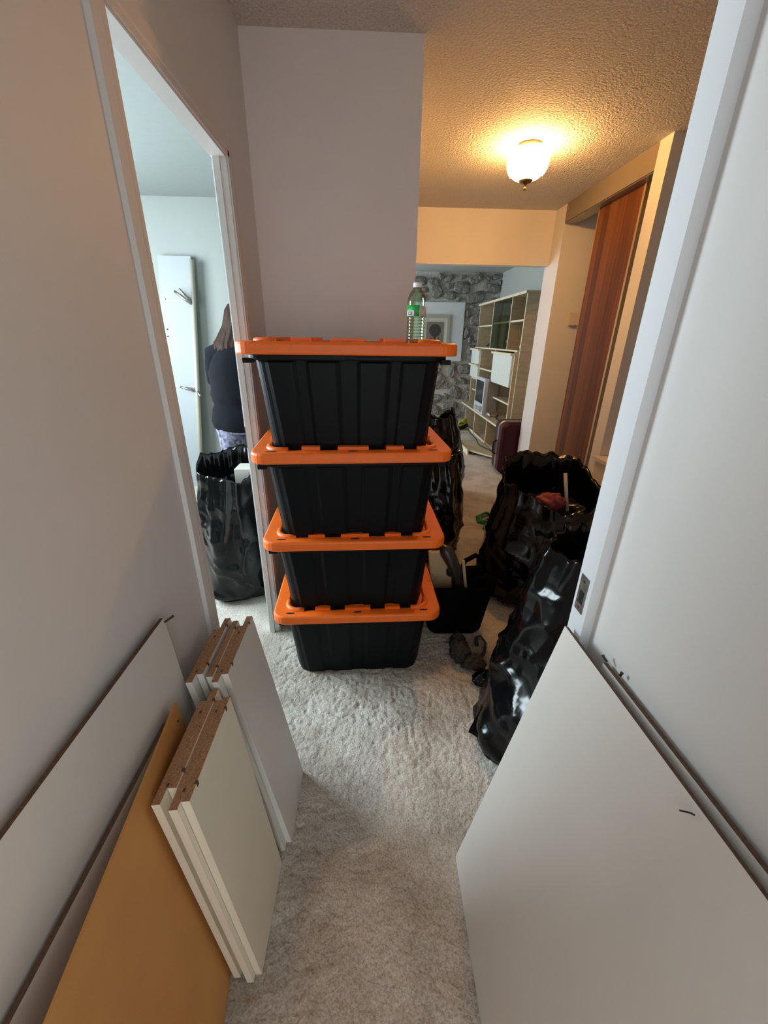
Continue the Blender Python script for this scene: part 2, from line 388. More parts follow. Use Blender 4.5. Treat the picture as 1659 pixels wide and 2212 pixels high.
# ceilings
swall('ceiling', [(XL - WT, 3.1, -2.0, YB, ZC, ZC + 0.08)], 'ceil', 'stippled ceiling of the hall with the lit lamp')  # unseen rear stretch runs past the walls to shade their tops
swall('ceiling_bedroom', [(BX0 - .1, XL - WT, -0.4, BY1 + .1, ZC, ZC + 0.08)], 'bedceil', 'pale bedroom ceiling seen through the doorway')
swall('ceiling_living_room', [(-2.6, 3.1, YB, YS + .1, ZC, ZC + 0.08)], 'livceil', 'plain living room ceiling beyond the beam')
# bedroom
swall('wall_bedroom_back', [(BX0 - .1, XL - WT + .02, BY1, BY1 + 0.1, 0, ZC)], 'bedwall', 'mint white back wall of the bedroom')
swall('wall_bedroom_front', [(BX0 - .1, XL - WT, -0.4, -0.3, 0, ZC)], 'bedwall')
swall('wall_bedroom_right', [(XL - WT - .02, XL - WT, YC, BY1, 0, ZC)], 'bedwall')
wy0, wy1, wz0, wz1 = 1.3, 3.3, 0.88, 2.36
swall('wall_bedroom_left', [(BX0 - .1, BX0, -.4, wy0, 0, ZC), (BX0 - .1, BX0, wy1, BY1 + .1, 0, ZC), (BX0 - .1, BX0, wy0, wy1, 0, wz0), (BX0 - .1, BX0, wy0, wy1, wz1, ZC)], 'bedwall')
def window(name, x, y0, y1, z0, z1):
    o = thing(name, (x, (y0 + y1) / 2, z0), 'white framed window letting in daylight', None); o['kind'] = 'structure'
    t = 0.05
    bx('window_frame', x - .06, x, y0, y0 + t, z0, z1, 'trim', o); bx('window_frame', x - .06, x, y1 - t, y1, z0, z1, 'trim', o)
    bx('window_frame', x - .06, x, y0, y1, z0, z0 + t, 'trim', o); bx('window_frame', x - .06, x, y0, y1, z1 - t, z1, 'trim', o)
    bx('window_mullion', x - .05, x - .01, (y0 + y1) / 2 - .02, (y0 + y1) / 2 + .02, z0, z1, 'trim', o)
window('window_1', BX0 - .02, wy0, wy1, wz0, wz1)
# living room
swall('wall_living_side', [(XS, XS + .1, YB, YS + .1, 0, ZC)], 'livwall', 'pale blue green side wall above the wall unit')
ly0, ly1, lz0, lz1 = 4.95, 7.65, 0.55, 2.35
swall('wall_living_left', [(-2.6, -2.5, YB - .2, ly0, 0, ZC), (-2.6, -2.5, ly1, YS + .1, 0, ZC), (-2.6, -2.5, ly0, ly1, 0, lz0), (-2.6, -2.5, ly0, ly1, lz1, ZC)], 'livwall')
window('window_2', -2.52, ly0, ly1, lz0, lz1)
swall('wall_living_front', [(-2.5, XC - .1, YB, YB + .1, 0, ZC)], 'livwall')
# beam and the pillar by the closet
swall('wall_beam', [(XC, XP, YB, YB + .09, 2.075, ZC)], 'wall', 'boxed beam over the opening lit amber by the lamp')
swall('wall_pillar', [(XP, 3.0, 4.065, 4.37, 0, ZC)], 'wall', 'narrow wall end between closet and living room')
bx('baseboard_right', XP - .012, XP, 4.065, 4.37, 0, 0.07, 'trim')['kind'] = 'structure'
# closet on the lobby's right
swall('wall_closet_end', [(XP, 3.0, 2.78, 2.895, 0, ZC)], 'wall', 'amber lit wall end at the near side of closet')
swall('wall_closet_back', [(2.35, 2.45, 2.895, 4.065, 0, ZC)], 'wall')
swall('wall_far_right', [(2.9, 3.0, .72, 2.78, 0, ZC)], 'wall')
o = swall('trim_closet_fascia', [(XP, XP + .03, 2.895, 4.065, 2.365, ZC), (XP + .03, XP + .12, 2.895, 4.065, 2.44, ZC)], mat('closet_fascia', (0.20, 0.165, 0.12), 0.6, var=.04), 'painted fascia board above the sliding closet door')
struct(bx('trim_track', XP + .005, XP + .10, 2.895, 4.065, 2.355, 2.366, 'steel'))

# jamb and casing of the bedroom doorway
def casing(name, label):
    o = thing(name, (XL, (DY0 + DY1) / 2, 0), label, None); o['kind'] = 'structure'
    return o
o = casing('trim_1', 'white casing and jamb around the bedroom doorway')
t = 0.012
bx('jamb', XL - WT - .002, XL + .003, DY1, DY1 + .018, 0, DZ, 'trim', o)
bx('jamb', XL - WT - .002, XL + .003, DY0 - .018, DY0, 0, DZ, 'trim', o)
bx('head_jamb', XL - WT - .002, XL + .003, DY0 - .018, DY1 + .018, DZ, DZ + .018, 'trim', o)
bx('door_stop', XL - .040, XL - .018, DY1 - .011, DY1, 0, DZ, 'trim', o)
bx('door_stop', XL - .040, XL - .018, DY0, DY0 + .011, 0, DZ, 'trim', o)
def casing_profile(bm, y, s, z1):
    # stepped casing strip standing on the hall face
    ys = [0.006, 0.022, 0.028, 0.062, 0.068]; xs = [0.009, 0.009, 0.0105, 0.0095, 0.0]
    pts = [(XL, y + s * .006)] + [(XL + xs[i], y + s * ys[i]) for i in range(5)]
    loft(bm, [[(px, py, z) for px, py in pts] for z in (0.0, z1)])
for y, s in ((DY1, 1), (DY0, -1)):
    bm = B(); casing_profile(bm, y, s, DZ + .068); obj('casing', bm, 'casing', o)
bm = B()
ys = [0.006, 0.022, 0.028, 0.062, 0.068]; xs = [0.009, 0.009, 0.0105, 0.0095, 0.0]
pts = [(XL, DZ + .006)] + [(XL + xs[i], DZ + ys[i]) for i in range(5)]
loft(bm, [[(px, y, pz) for px, pz in pts] for y in (DY0 - .068, DY1 + .068)]); obj('casing', bm, 'casing', o)
bx('hinge_plate', XL - .046, XL - .02, DY1 - .003, DY1, 1.00, 1.09, 'steel', o)

# right door post with strike plate
o = thing('trim_2', (XJ, .69, 0), 'white door post with a worn strike plate on right', None); o['kind'] = 'structure'
bx('door_post', XJ, XJ + .12, .668, .722, 0, ZC - .002, mat('post_paint', (0.70, 0.72, 0.74), 0.45), o)
sp = bx('strike_plate', XJ - .0015, XJ + .001, .682, .712, .915, 1.0, 'steel', o, label='dark worn metal strike plate')
bx('latch_hole', XJ - .0022, XJ, .688, .704, .935, .965, 'hole', sp)
bm = B()
for z in (.925, .988): lathe(bm, [(0.004, 0), (0.003, .001)], (0, 0, 0), 10, True, True)
bmesh.ops.rotate(bm, verts=bm.verts, cent=(0, 0, 0), matrix=Matrix.Rotation(-PI / 2, 3, 'Y'))
bmesh.ops.translate(bm, verts=bm.verts[:len(bm.verts) // 2] if False else [v for v in list(bm.verts)[:20]], vec=(XJ - .0015, .697, .925))
bmesh.ops.translate(bm, verts=[v for v in list(bm.verts)[20:]], vec=(XJ - .0015, .697, .988))
obj('screw', bm, 'pin', sp)

# sliding closet door: boards of veneer
o = thing('door_1', (1.75, 3.22, 0.02), 'reddish brown wood veneer sliding closet door', None); o['kind'] = 'structure'
y = 3.062; ws = [.07, .11, .115, .095, .08, .07]
for k, w in enumerate(ws):
    bx('veneer_board', 1.728 + .0008 * (k % 2), 1.752, y, y + w - .0008, .02, 2.395, woods[k % 5], o); y += w
bx('edge_strip', 1.722, 1.755, 3.04, 3.0615, .02, 2.395, mat('worn_brass_strip', (0.42, 0.30, 0.16), .4, .3), o)
bx('edge_strip', 1.724, 1.755, y, y + .008, .02, 2.395, mat('brown_strip', (0.30, 0.18, 0.09), .5), o)
# thermostat on the pillar
o = thing('thermostat', (1.905, 4.06, 1.56), 'small ivory thermostat box on the amber wall beside closet door', 'thermostat')
bx('housing', 1.85, 1.955, 4.03, 4.062, 1.575, 1.675, 'thermo', o, bevel=.004)
bx('base_plate', 1.845, 1.96, 4.052, 4.0645, 1.568, 1.68, 'thermo', o)
# low white cupboard beside the closet
o = thing('low_cupboard', (1.86, 2.60, 0), 'low off-white cupboard against the wall right of closet', 'cupboard')
bx('body', 1.64, 2.08, 2.47, 2.775, 0, .66, 'thermo', o, bevel=.004)
bx('top_board', 1.62, 2.10, 2.45, 2.778, .66, .685, 'thermo', o, bevel=.004)
d = bx('door_panel', 1.66, 2.06, 2.462, 2.474, .05, .62, 'thermo', o, bevel=.003)
bx('finger_slot', 1.685, 1.70, 2.4605, 2.463, .30, .58, 'hole', d)

# ================================================================ CEILING LAMP
LX, LY = 0.948, 3.0
o = thing('ceiling_lamp', (LX, LY, 2.29), 'lit bell shaped glass ceiling lamp with brass finial', 'lamp')
bm = B(); lathe(bm, [(0.07, 2.499), (0.072, 2.49), (0.055, 2.482), (0.02, 2.478)], (LX, LY, 0), 32, True, True); obj('ceiling_plate', bm, 'brass', o, smooth=True)
bm = B(); lathe(bm, [(.118, 2.468), (.122, 2.455), (.118, 2.44), (.117, 2.41), (.112, 2.385), (.098, 2.36), (.075, 2.342), (.05, 2.332), (.036, 2.328)], (LX, LY, 0), 40)
bell = obj('glass_bell', bm, 'lampglass', o, smooth=True)
for k in range(16):
    a = 2 * PI * k / 16 + .1; bm = B()
    tube(bm, [(LX + r * math.cos(a), LY + r * math.sin(a), z) for r, z in ((.1205, 2.466), (.1235, 2.455), (.119, 2.44), (.1185, 2.41), (.1135, 2.385), (.1, 2.358))], .0028, 6)
    obj('glass_flute', bm, 'lampglass', bell, smooth=True)
bm = B(); lathe(bm, [(.040, 2.334), (.041, 2.328), (.03, 2.318), (.012, 2.312), (.006, 2.305), (.005, 2.298), (.010, 2.292), (.010, 2.287), (.004, 2.282), (.001, 2.28)], (LX, LY, 0), 24, True, True)
obj('finial', bm, 'brass', o, smooth=True)
bm = B(); tube(bm, [(LX, LY, 2.48), (LX, LY, 2.33)], .005, 8); obj('stem', bm, 'brass', o)
for s in (-1, 1):
    bm = B(); bmesh.ops.create_uvsphere(bm, u_segments=12, v_segments=8, radius=.022); bmesh.ops.translate(bm, verts=bm.verts, vec=(LX + s * .055, LY, 2.425))
    obj('bulb', bm, 'bulb', o, smooth=True)
pl = bpy.data.lights.new('lamp_light', 'POINT'); pl.energy = 46; pl.color = (1.0, 0.50, 0.15); pl.shadow_soft_size = .02
plo = bpy.data.objects.new('lamp_light', pl); COL.objects.link(plo); plo.location = (LX, LY, 2.455)

# ================================================================ STORAGE BINS
def make_bin():
    root = thing('storage_bin', (0, 0, 0), 'x', 'storage bin', 'black storage bins with orange lids in one stack')
    bands = [(-.265, -.18), (-.125, -.04), (.04, .125), (.18, .265)]
    sb = [(-.13, -.05), (.05, .13)]
    def band(u, L):
        v = 0
        for a, b in L:
            if a <= u <= b: v = 1
            elif a - .010 < u < a: v = (u - a + .010) / .010
            elif b < u < b + .016: v = (b + .016 - u) / .016
        return v
    rings = []
    for z, k, amp in ((0.0, -.008, .3), (0.004, 0, .7), (0.03, 0, 1), (.15, 0, 1), (.27, 0, 1), (.305, 0, 1), (.312, 0, .15), (.318, 0, 0), (.352, 0, 0)):
        t = z / .352; w = .555 + .072 * t + 2 * k; d = .36 + .062 * t + 2 * k; r = .05
        ring = []
        for x, y, ax, ay in rrect(w, d, r, (110, 50)):
            dd = 0.0
            if abs(ay) > .99: dd = band(x / (w / .6), bands) * .0065 * amp
            elif abs(ax) > .99: dd = band(y, sb) * .008 * amp
            ring.append((x + ax * dd, y + ay * dd, z))
        rings.append(ring)
    bm = B(); loft(bm, rings); tub = obj('tub', bm, 'blackp', root, local=True, smooth=False)
    bm = B()
    rr = [[(x, y, z) for x, y, _, _ in rrect(w, d, r, (20, 12))] for w, d, r, z in ((.655, .45, .055, .312), (.66, .455, .055, .316), (.66, .455, .055, .328))]
    loft(bm, rr); obj('rim_lip', bm, 'blackp', root, local=True)
    for s in (-1, 1):
        bm = B(); box(bm, s * .318 - .02, s * .318 + .02, -.085, .085, .300, .318); obj('handle', bm, 'blackp', root, local=True, bevel=.004)
        bm = B(); box(bm, s * .325 - .015, s * .325 + .015, -.215, -.185, .303, .318); obj('lip_block', bm, 'blackp', root, local=True)
    bm = B()
    spec = [(.704, .485, .048, .332), (.718, .499, .055, .330), (.722, .503, .057, .335), (.722, .503, .057, .360), (.717, .498, .055, .3665), (.706, .487, .05, .369), (.608, .412, .055, .369), (.602, .406, .052, .366), (.598, .402, .05, .357), (.594, .398, .05, .355)]
    rr = [[(x, y, z) for x, y, _, _ in rrect(w, d, r, (24, 16))] for w, d, r, z in spec]
    rr = [[(x, y, .34) for x, y, _, _ in rrect(.66, .455, .05, (24, 16))]] + rr
    loft(bm, rr); lid = obj('lid', bm, 'orange', root, local=True, smooth=False, label='orange snap-on lid')
    md = lid.modifiers.new('n', 'BEVEL'); md.width = .0015; md.segments = 2; md.limit_method = 'ANGLE'; md.angle_limit = .6
    def tab(x0, x1, y0, y1):
        bm = B(); box(bm, x0, x1, y0, y1, .356, .381); t = obj('raised_tab', bm, 'orange', lid, local=True, bevel=.004)
    for s in (-1, 1):
        y0, y1 = sorted((s * .186, s * .212))
        tab(-.055, .055, y0, y1); tab(-.182, -.118, y0, y1); tab(.118, .182, y0, y1)
        x0, x1 = sorted((s * .284, s * .308)); tab(x0, x1, -.05, .05)
        for q in (-1, 1):
            bm = B(); cx_, cy_ = s * .255, q * .155
            pts = [(cx_ - s * .025, cy_ + q * .047)] + [(cx_ + s * .047 * math.sin(a), cy_ + q * .047 * math.cos(a)) for a in [i * PI / 12 for i in range(7)]] + [(cx_ + s * .047, cy_ - q * .02)]
            tube(bm, [(x, y, .368) for x, y in pts], [(.012, .012)] * len(pts), 8)
            obj('corner_tab', bm, 'orange', lid, local=True, smooth=True)
    for (x, y) in ((-.285, -.222), (0, -.226), (.285, -.222), (-.285, .222), (0, .226), (.285, .222)):
        bm = B(); lathe(bm, [(1, 0), (1, .0012)], (0, 0, 0), 16, True, True)
        bmesh.ops.scale(bm, verts=bm.verts, vec=(.018, .0045, 1)); bmesh.ops.translate(bm, verts=bm.verts, vec=(x, y, .3688))
        obj('slot', bm, 'hole', lid, local=True)
    return root
bin0 = make_bin()
bl = ['bottom black storage bin with orange lid standing on the carpet', 'second black storage bin from the floor with orange lid',
      'third black storage bin from the floor with orange lid', 'topmost black storage bin with orange lid carrying the plastic bottle']
for k, (x, y, rz) in enumerate([(-.056, 1.640, 1.6), (-.063, 1.635, 1.8), (-.068, 1.620, 3.2), (-.072, 1.622, 0.8)]):
    b = bin0 if k == 0 else copy_tree(bin0)
    b.location = (x, y, .355 * k); b.rotation_euler = (0, 0, math.radians(rz)); b['label'] = bl[k]

# ---- bottle on the top lid
bxx, byy, bz = .170, 1.60, .355 * 4 + .0005
o = thing('plastic_bottle', (bxx, byy, bz), 'empty clear green plastic bottle with white cap on the top lid', 'bottle')
prof = [(.001, 0.004), (.022, .001), (.030, .004), (.033, .012)]
for k in range(9):
    z = .016 + k * .0115; prof += [(.0335, z), (.0335, z + .006), (.0315, z + .0085)]
prof += [(.0335, .122), (.0338, .150), (.0335, .158), (.031, .172), (.025, .187), (.0165, .199), (.0135, .204), (.0135, .213)]
prof = [(r_, z_ * .93) for r_, z_ in prof]
bm = B(); lathe(bm, prof, (bxx, byy, bz), 40); bo = obj('bottle_body', bm, 'pet', o, smooth=False)
bm = B(); lathe(bm, [(.0145, .190), (.0155, .191), (.0155, .203), (.0145, .205)], (bxx, byy, bz), 28, True, True); obj('cap', bm, 'cap', o, smooth=False)
def lab(name, a0, a1, z0, z1, m, par, r=.0342):
    bm = B(); n = 14; R = []
    for rr_ in (r, r + .0004):
        for z in (z0, z1):
            R.append([(bxx + rr_ * math.cos(a0 + (a1 - a0) * i / n), byy + rr_ * math.sin(a0 + (a1 - a0) * i / n), bz + z * .93) for i in range(n + 1)])
    V = [[bm.verts.new(p) for p in q] for q in R]
    for i in range(n):
        for p, q in ((0, 1), (2, 3), (0, 2), (1, 3)): bm.faces.new([V[p][i], V[p][i + 1], V[q][i + 1], V[q][i]])
    return obj(name, bm, m, par, smooth=True)
D = math.radians
lb = lab('label_wrap', D(-235), D(-78), .106, .144, 'labelg', o)
lab('label_wrap', D(-74), D(30), .106, .143, 'labelw', o)
lab('label_patch', D(-165), D(-110), .107, .126, 'cap', lb, .0348)
q = lab('label_patch', D(-150), D(-122), .111, .122, 'labelt', lb, .0354)
lab('label_patch', D(-142), D(-130), .114, .119, 'cap', lb, .0359)

# ================================================================ LEANING BOARDS, LEFT
def leaning(name, label, cat, bf, bn, tn, tf, n, mats, et, en, group=None, bevel=.0008):
    bm = B(); slab(bm, bf, bn, tn, tf, n, et, en)
    o = obj(name, bm, mats); meta(o, label, cat, group); return o
def child_pin(parent, p, d, L=.022, r=.0035):
    bm = B(); p = Vector(p); d = Vector(d).normalized()
    tube(bm, [p, p + d * L * .7, p + d * L], [r * .7, r * .7, r], 8); obj('dowel_pin', bm, 'pin', parent)
P1 = leaning('melamine_sheet', 'large white panel leaning flat on left wall, taller of two', 'panel', (-.415, .765, 0), (-.415, -.75, 0), (-.462, -.75, .868), (-.462, .751, .865), (-.009, 0, -.001), ['panel', 'chipd'], 1, 0)
child_pin(P1, (-.458, .745, .858), (.6, .9, .15))
P2 = leaning('melamine_sheet', 'large white panel leaning on left wall, lower one behind brown hardboard', 'panel', (-.375, .65, 0), (-.375, -.75, 0), (-.436, -.75, .685), (-.436, .633, .680), (-.009, 0, -.001), ['panel', 'chipd'], 1, 0)
child_pin(P2, (-.432, .628, .668), (.5, .9, 0))
HB = leaning('hardboard_sheet', 'brown hardboard sheet leaning at the left foreground', 'hardboard', (-.363, .66, 0), (-.262, -.30, 0), (-.330, -.30, .70), (-.427, .664, .703), (-.005, 0, -.0006), ['hard', 'hard'], 1, 1)
def near_board(k, y0, y1, h, xb, xt, face, grp, lab_, edge='cream'):
    o = leaning('shelf_board', lab_, 'board', (xb + .003, y1, 0), (xb, y0, 0), (xt, y0 + .004, h), (xt, y1 + .004, h), (-.0158, 0, -.0015), [face, 'chip', edge], 1, 2, grp)
    for yy in (y0 + .035, y1 - .03):
        bm = B(); box(bm, xt - .004, xt + .0012, yy, yy + .007, h - .010, h + .0006); obj('dowel_notch', bm, 'chipd', o)
    return o
G1 = 'cream shelf boards in the near stack'; G2 = 'pale shelf boards in the far stack'
nb = ['frontmost cream shelf board of the near stack, nearest the aisle', 'second cream shelf board from the aisle in near stack',
      'third cream shelf board in near stack, sticking out farther back', 'innermost cream shelf board of near stack, against brown hardboard']
for k, (y0, y1, dx) in enumerate([(.468, .700, 0), (.455, .692, -.0170), (.492, .722, -.0340), (.464, .690, -.0512)]):
    near_board(k, y0, y1, .672 + (.002, .0, .003, .001)[k], -.266 + dx, -.326 + dx, 'cream', G1, nb[k])
fb = ['frontmost pale shelf board of the far stack, with the tall white face', 'second pale shelf board from the aisle in far stack',
      'middle pale shelf board of the far stack', 'fourth pale shelf board of the far stack, before the innermost', 'innermost pale shelf board of the far stack, beside the white wall panel']
for k, (y0, y1, dx) in enumerate([(.752, .975, 0), (.730, .935, -.0170), (.745, .955, -.0345), (.752, .965, -.060), (.729, .920, -.0775)]):
    near_board(k, y0, y1, .688 + (.004, .001, .003, .005, .002)[k], -.243 + dx, -.345 + dx, 'creamw', G2, fb[k], 'creamw')

# ================================================================ LEANING PANELS, RIGHT
PB = leaning('melamine_sheet', 'white panel leaning on right wall, mostly hidden behind front panel', 'panel', (.385, .60, 0), (.385, -.75, 0), (.4545, -.75, .944), (.4545, .587, .875), (.009, 0, -.0012), ['panel', 'chipd'], 1, 0)
child_pin(PB, (.459, .583, .88), (-.3, .8, .5), .014)
child_pin(PB, (.462, .545, .884), (0, -.2, 1), .008)
PA = leaning('melamine_sheet', 'large white panel leaning at the right foreground with a staple mark', 'panel', (.262, .70, 0), (.236, -.75, 0), (.440, -.75, .932), (.431, .70, .872), (.009, 0, -.004), ['panel', 'chipd'], 1, 0)
bm = B(); tube(bm, [(.4212, .326, .866), (.4232, .3155, .879), (.4245, .311, .8825)], .0013, 6); obj('staple', bm, 'pin', PA)

# ================================================================ BIN LINER BAGS
def bag_mesh(base, rx, ry, h, lean=(0, 0), seed=1, rot=0.0, prof=None, n=110, m=64, fold=.02, crumple=.022, rim=.06, content=.72, open_top=True, tilt=0.0):
    prof = prof or [(0, .80), (.05, .95), (.2, 1.03), (.45, 1.0), (.7, .93), (.88, .86), (1, .84)]
    def r_at(t):
        for (a, ra), (b, rb) in zip(prof, prof[1:]):
            if a <= t <= b:
                u = (t - a) / (b - a); u = u * u * (3 - 2 * u); return ra + (rb - ra) * u
        return prof[-1][1]
    rings = []
    S = Vector((seed * 7.13, seed * 3.7, seed * 1.9))
    def point(t, a, shrink=0.0):
        r = r_at(t)
        d = Vector((math.cos(a), math.sin(a), t * 2.0))
        big = noise.noise(d * 1.3 + S) * .16
        v = Vector((math.cos(a) * 2.1, math.sin(a) * 2.1, t * (0.8)))
        def rg(q): return (1 - min(1.0, abs(noise.noise(q)) * 2.3)) ** 2.2
        fl = rg(v + S * 2) * fold * (.3 + .9 * t)
        wq = Vector((math.cos(a) * rx, math.sin(a) * ry, t * h))
        wq2 = wq + Vector((noise.noise(wq * 3 + S), noise.noise(wq * 3 + S + Vector((9.3, 2.1, 5.7))), noise.noise(wq * 3 + S + Vector((4.4, 7.9, 1.3))))) * .10
        cr = rg(Vector((wq2.x * 4.2, wq2.y * 4.2, wq2.z * 3.2)) + S) * crumple * .8 + rg(Vector((wq2.x * 8, wq2.y * 8, wq2.z * 9)) + S * 3) * crumple * .3
        hf = Vector((math.cos(a) * 1.5, math.sin(a) * 1.5, t * 7 + math.cos(a * 1) * 1.5))
        cr += rg(hf + S * 1.7) * crumple * .6 * (1 - t * .6)
        cr *= 1 - .75 * max(0.0, t - .6) / .4
        k = r * (1 + big) ; ex = fl + cr - shrink
        x = math.cos(a) * (rx * k + ex); y = math.sin(a) * (ry * k + ex)
        z = h * t
        z += (noise.noise(Vector((math.cos(a) * 1.6, math.sin(a) * 1.6, seed * 2.2))) * rim + noise.noise(Vector((math.cos(a) * 5, math.sin(a) * 5, seed))) * rim * .4) * max(0, t - .5) * 2
        z += tilt * math.sin(a) * max(0, t - .45) / .55
        cs, sn = math.cos(rot), math.sin(rot)
        X, Y = x * cs - y * sn, x * sn + y * cs
        return (base[0] + X + lean[0] * t, base[1] + Y + lean[1] * t, max(.001, z))
    ang = [2 * PI * k / n for k in range(n)]
    for i in range(m + 1):
        t = i / m; rings.append([point(t, a) for a in ang])
    bm = B()
    if open_top:
        for i in range(1, 11):
            t = 1 - (1 - content) * i / 10
            rings.append([point(t, a, .006 + .02 * i / 10) for a in ang])
        q = rings[-1]; cx_ = sum(p[0] for p in q) / n; cy_ = sum(p[1] for p in q) / n; cz_ = sum(p[2] for p in q) / n
        for f in (.6, .25):
            rings.append([(cx_ + (p[0] - cx_) * f, cy_ + (p[1] - cy_) * f, cz_ + (p[2] - cz_) * f + noise.noise(Vector((p[0] * 14, p[1] * 14, seed))) * .03) for p in q])
    loft(bm, rings, True, True)
    return bm
def bag(name, label, base, *a, group='black bin liner bags', **k):
    o = obj(name, bag_mesh(base, *a, **k), 'bag', smooth=True, origin=(base[0], base[1], 0))
    meta(o, label, 'bag', group); return o
BAGP = [(0, .80), (.06, .98), (.25, 1.05), (.5, 1.0), (.75, .9), (.9, .80), (1, .78)]
bag('garbage_bag', 'open black plastic sack standing in the bedroom doorway before the person', (-.80, 2.20), .215, .22, .80, (.02, .0), 3, tilt=.06, prof=BAGP, rim=.06, content=.80, group='black bin liner bags')
bag('garbage_bag', 'tall black plastic sack just behind the bins, nearer of two', (.445, 2.62), .185, .20, .76, (-.0, .02), 11, prof=BAGP)
bag('garbage_bag', 'tall open black plastic sack farther behind the bins near the beam', (.665, 3.82), .25, .22, .80, (-.06, .0), 5, prof=BAGP, rim=.07)
bag('garbage_bag', 'large open black plastic sack with red cloth inside, right of the aisle', (1.06, 2.13), .34, .31, .70, (.03, .10), 8, tilt=.11, prof=[(0, .86), (.06, 1.0), (.25, 1.05), (.5, 1.0), (.75, .88), (.9, .80), (1, .80)], rim=.08, content=.66)
bag('garbage_bag', 'shiny black plastic sack slumped against the right door post', (.69, 1.14), .25, .24, .80, (.13, .05), 21, prof=[(0, .98), (.05, 1.03), (.2, .98), (.5, .80), (.72, .72), (.88, .68), (1, .66)], fold=.03, crumple=.028, rim=.05, content=.80)
sack = [q for q in COL.objects if q.get('label', '').startswith('shiny black plastic sack')][0]
bm = B(); R_ = []
for i in range(13):
    t_ = i / 12; p0 = Vector((.395, 1.115, .004)).lerp(Vector((.535, 1.0, .004)), t_); p1 = Vector((.475, 1.19, .10)).lerp(Vector((.62, 1.04, .07)), t_)
    R_.append([bm.verts.new(p0.lerp(p1, j / 8) + Vector((0, 0, .018 * abs(noise.noise(Vector((t_ * 5, j * .6, 2)))) + .0 * j))) for j in range(9)])
for i in range(12):
    for j in range(8): bm.faces.new([R_[i][j], R_[i + 1][j], R_[i + 1][j + 1], R_[i][j + 1]])
bmesh.ops.solidify(bm, geom=bm.faces[:], thickness=.003)
obj('bag_hem', bm, 'bag', sack, smooth=True)
# flat tail of the slumped sack and loose tail scrap
o = obj('bag_scrap', bag_mesh((.53, 1.375), .046, .034, .06, (.015, 0), 33, prof=[(0, .9), (.3, 1), (.7, .9), (1, .3)], n=40, m=16, fold=.008, crumple=.012, rim=.02, open_top=False), 'bag', smooth=True)
meta(o, 'small crumpled piece of black plastic on the carpet beside slumped sack', 'plastic scrap')
# contents
o = thing('red_cloth', (1.07, 2.20, .56), 'crumpled dark red cloth lying inside the large open sack', 'cloth')
bm = B(); bmesh.ops.create_icosphere(bm, subdivisions=4, radius=1)
for v in bm.verts:
    k = 1 + .25 * noise.noise(v.co * 2.2) + .12 * noise.noise(v.co * 5); v.co = Vector((v.co.x * .085 * k + 1.05, v.co.y * .06 * k + 2.13, v.co.z * .055 * k + .585))
obj('cloth_bundle', bm, 'red', o, smooth=True)
bm = B(); tube(bm, [(1.16, 2.13, .53), (1.14, 2.20, .74)], .010, 10); o = obj('white_rod', bm, 'pale', smooth=True); meta(o, 'thin off-white rod poking up out of the large open sack', 'rod')
bm = B(); box(bm, -.74, -.645, 2.14, 2.26, .68, .775); o = obj('white_box', bm, 'pale', bevel=.02); meta(o, 'off-white plastic container resting in the bedroom sack', 'container')

# ================================================================ BLACK TOTE
o = thing('tote_bag', (.44, 1.80, 0), 'open black fabric tote bag right of the bins', 'bag')
bm = B()
R = []
for z, w, d in ((0, .27, .16), (.02, .29, .18), (.17, .32, .19), (.30, .355, .20)):
    R.append([(.455 + x + z * .05, 1.785 + y, z + (.012 * math.sin(x * 14) if z > .2 else 0)) for x, y, _, _ in rrect(w, d, .05, (10, 6))])
for z, w, d in ((.30, .345, .19), (.16, .30, .17)):
    R.append([(.455 + x + z * .05, 1.785 + y, z) for x, y, _, _ in rrect(w, d, .05, (10, 6))])
loft(bm, R); obj('bag_body', bm, 'cloth_black', o, smooth=True)
for s in (-1, 1):
    bm = B(); tube(bm, [(.50, 1.785 + s * .097, .26), (.52, 1.785 + s * .10, .34), (.575, 1.785 + s * .10, .375), (.63, 1.785 + s * .095, .335), (.62, 1.785 + s * .095, .25)], [(.004, .014)] * 5, 8); obj('strap', bm, 'cloth_black', o, smooth=True)
o = thing('umbrella', (.43, 1.82, .20), 'folded dark umbrella standing in the black tote', 'umbrella')
bm = B(); tube(bm, [(.475, 1.735, .22), (.435, 1.742, .38), (.385, 1.750, .475), (.355, 1.755, .51)], [.018, .030, .036, .012], 14); obj('canopy', bm, 'umb', o, smooth=True)
bm = B(); tube(bm, [(.357, 1.755, .505), (.335, 1.757, .54)], .005, 8); obj('tip', bm, 'steel', o)
bm = B(); box(bm, .32, .435, 1.805, 1.842, .17, .44)
bmesh.ops.rotate(bm, verts=bm.verts, cent=(.375, 1.82, .3), matrix=Matrix.Rotation(-.10, 3, 'Y')); o = obj('cream_box', bm, 'creambox', bevel=.006)
meta(o, 'cream cardboard box standing in the black tote', 'box')
bm = B(); tube(bm, [(.505, 1.75, .24), (.475, 1.755, .42)], .008, 8); o = obj('wooden_stick', bm, 'creambox'); meta(o, 'thin pale stick leaning in the black tote', 'stick')
bm = B(); lathe(bm, [(.024, 0), (.026, .006), (.026, .022), (.02, .028)], (.425, 1.775, .325), 20, True, True); o = obj('round_lid', bm, 'black', smooth=False); meta(o, 'small round black cap lying on the cream box', 'cap')

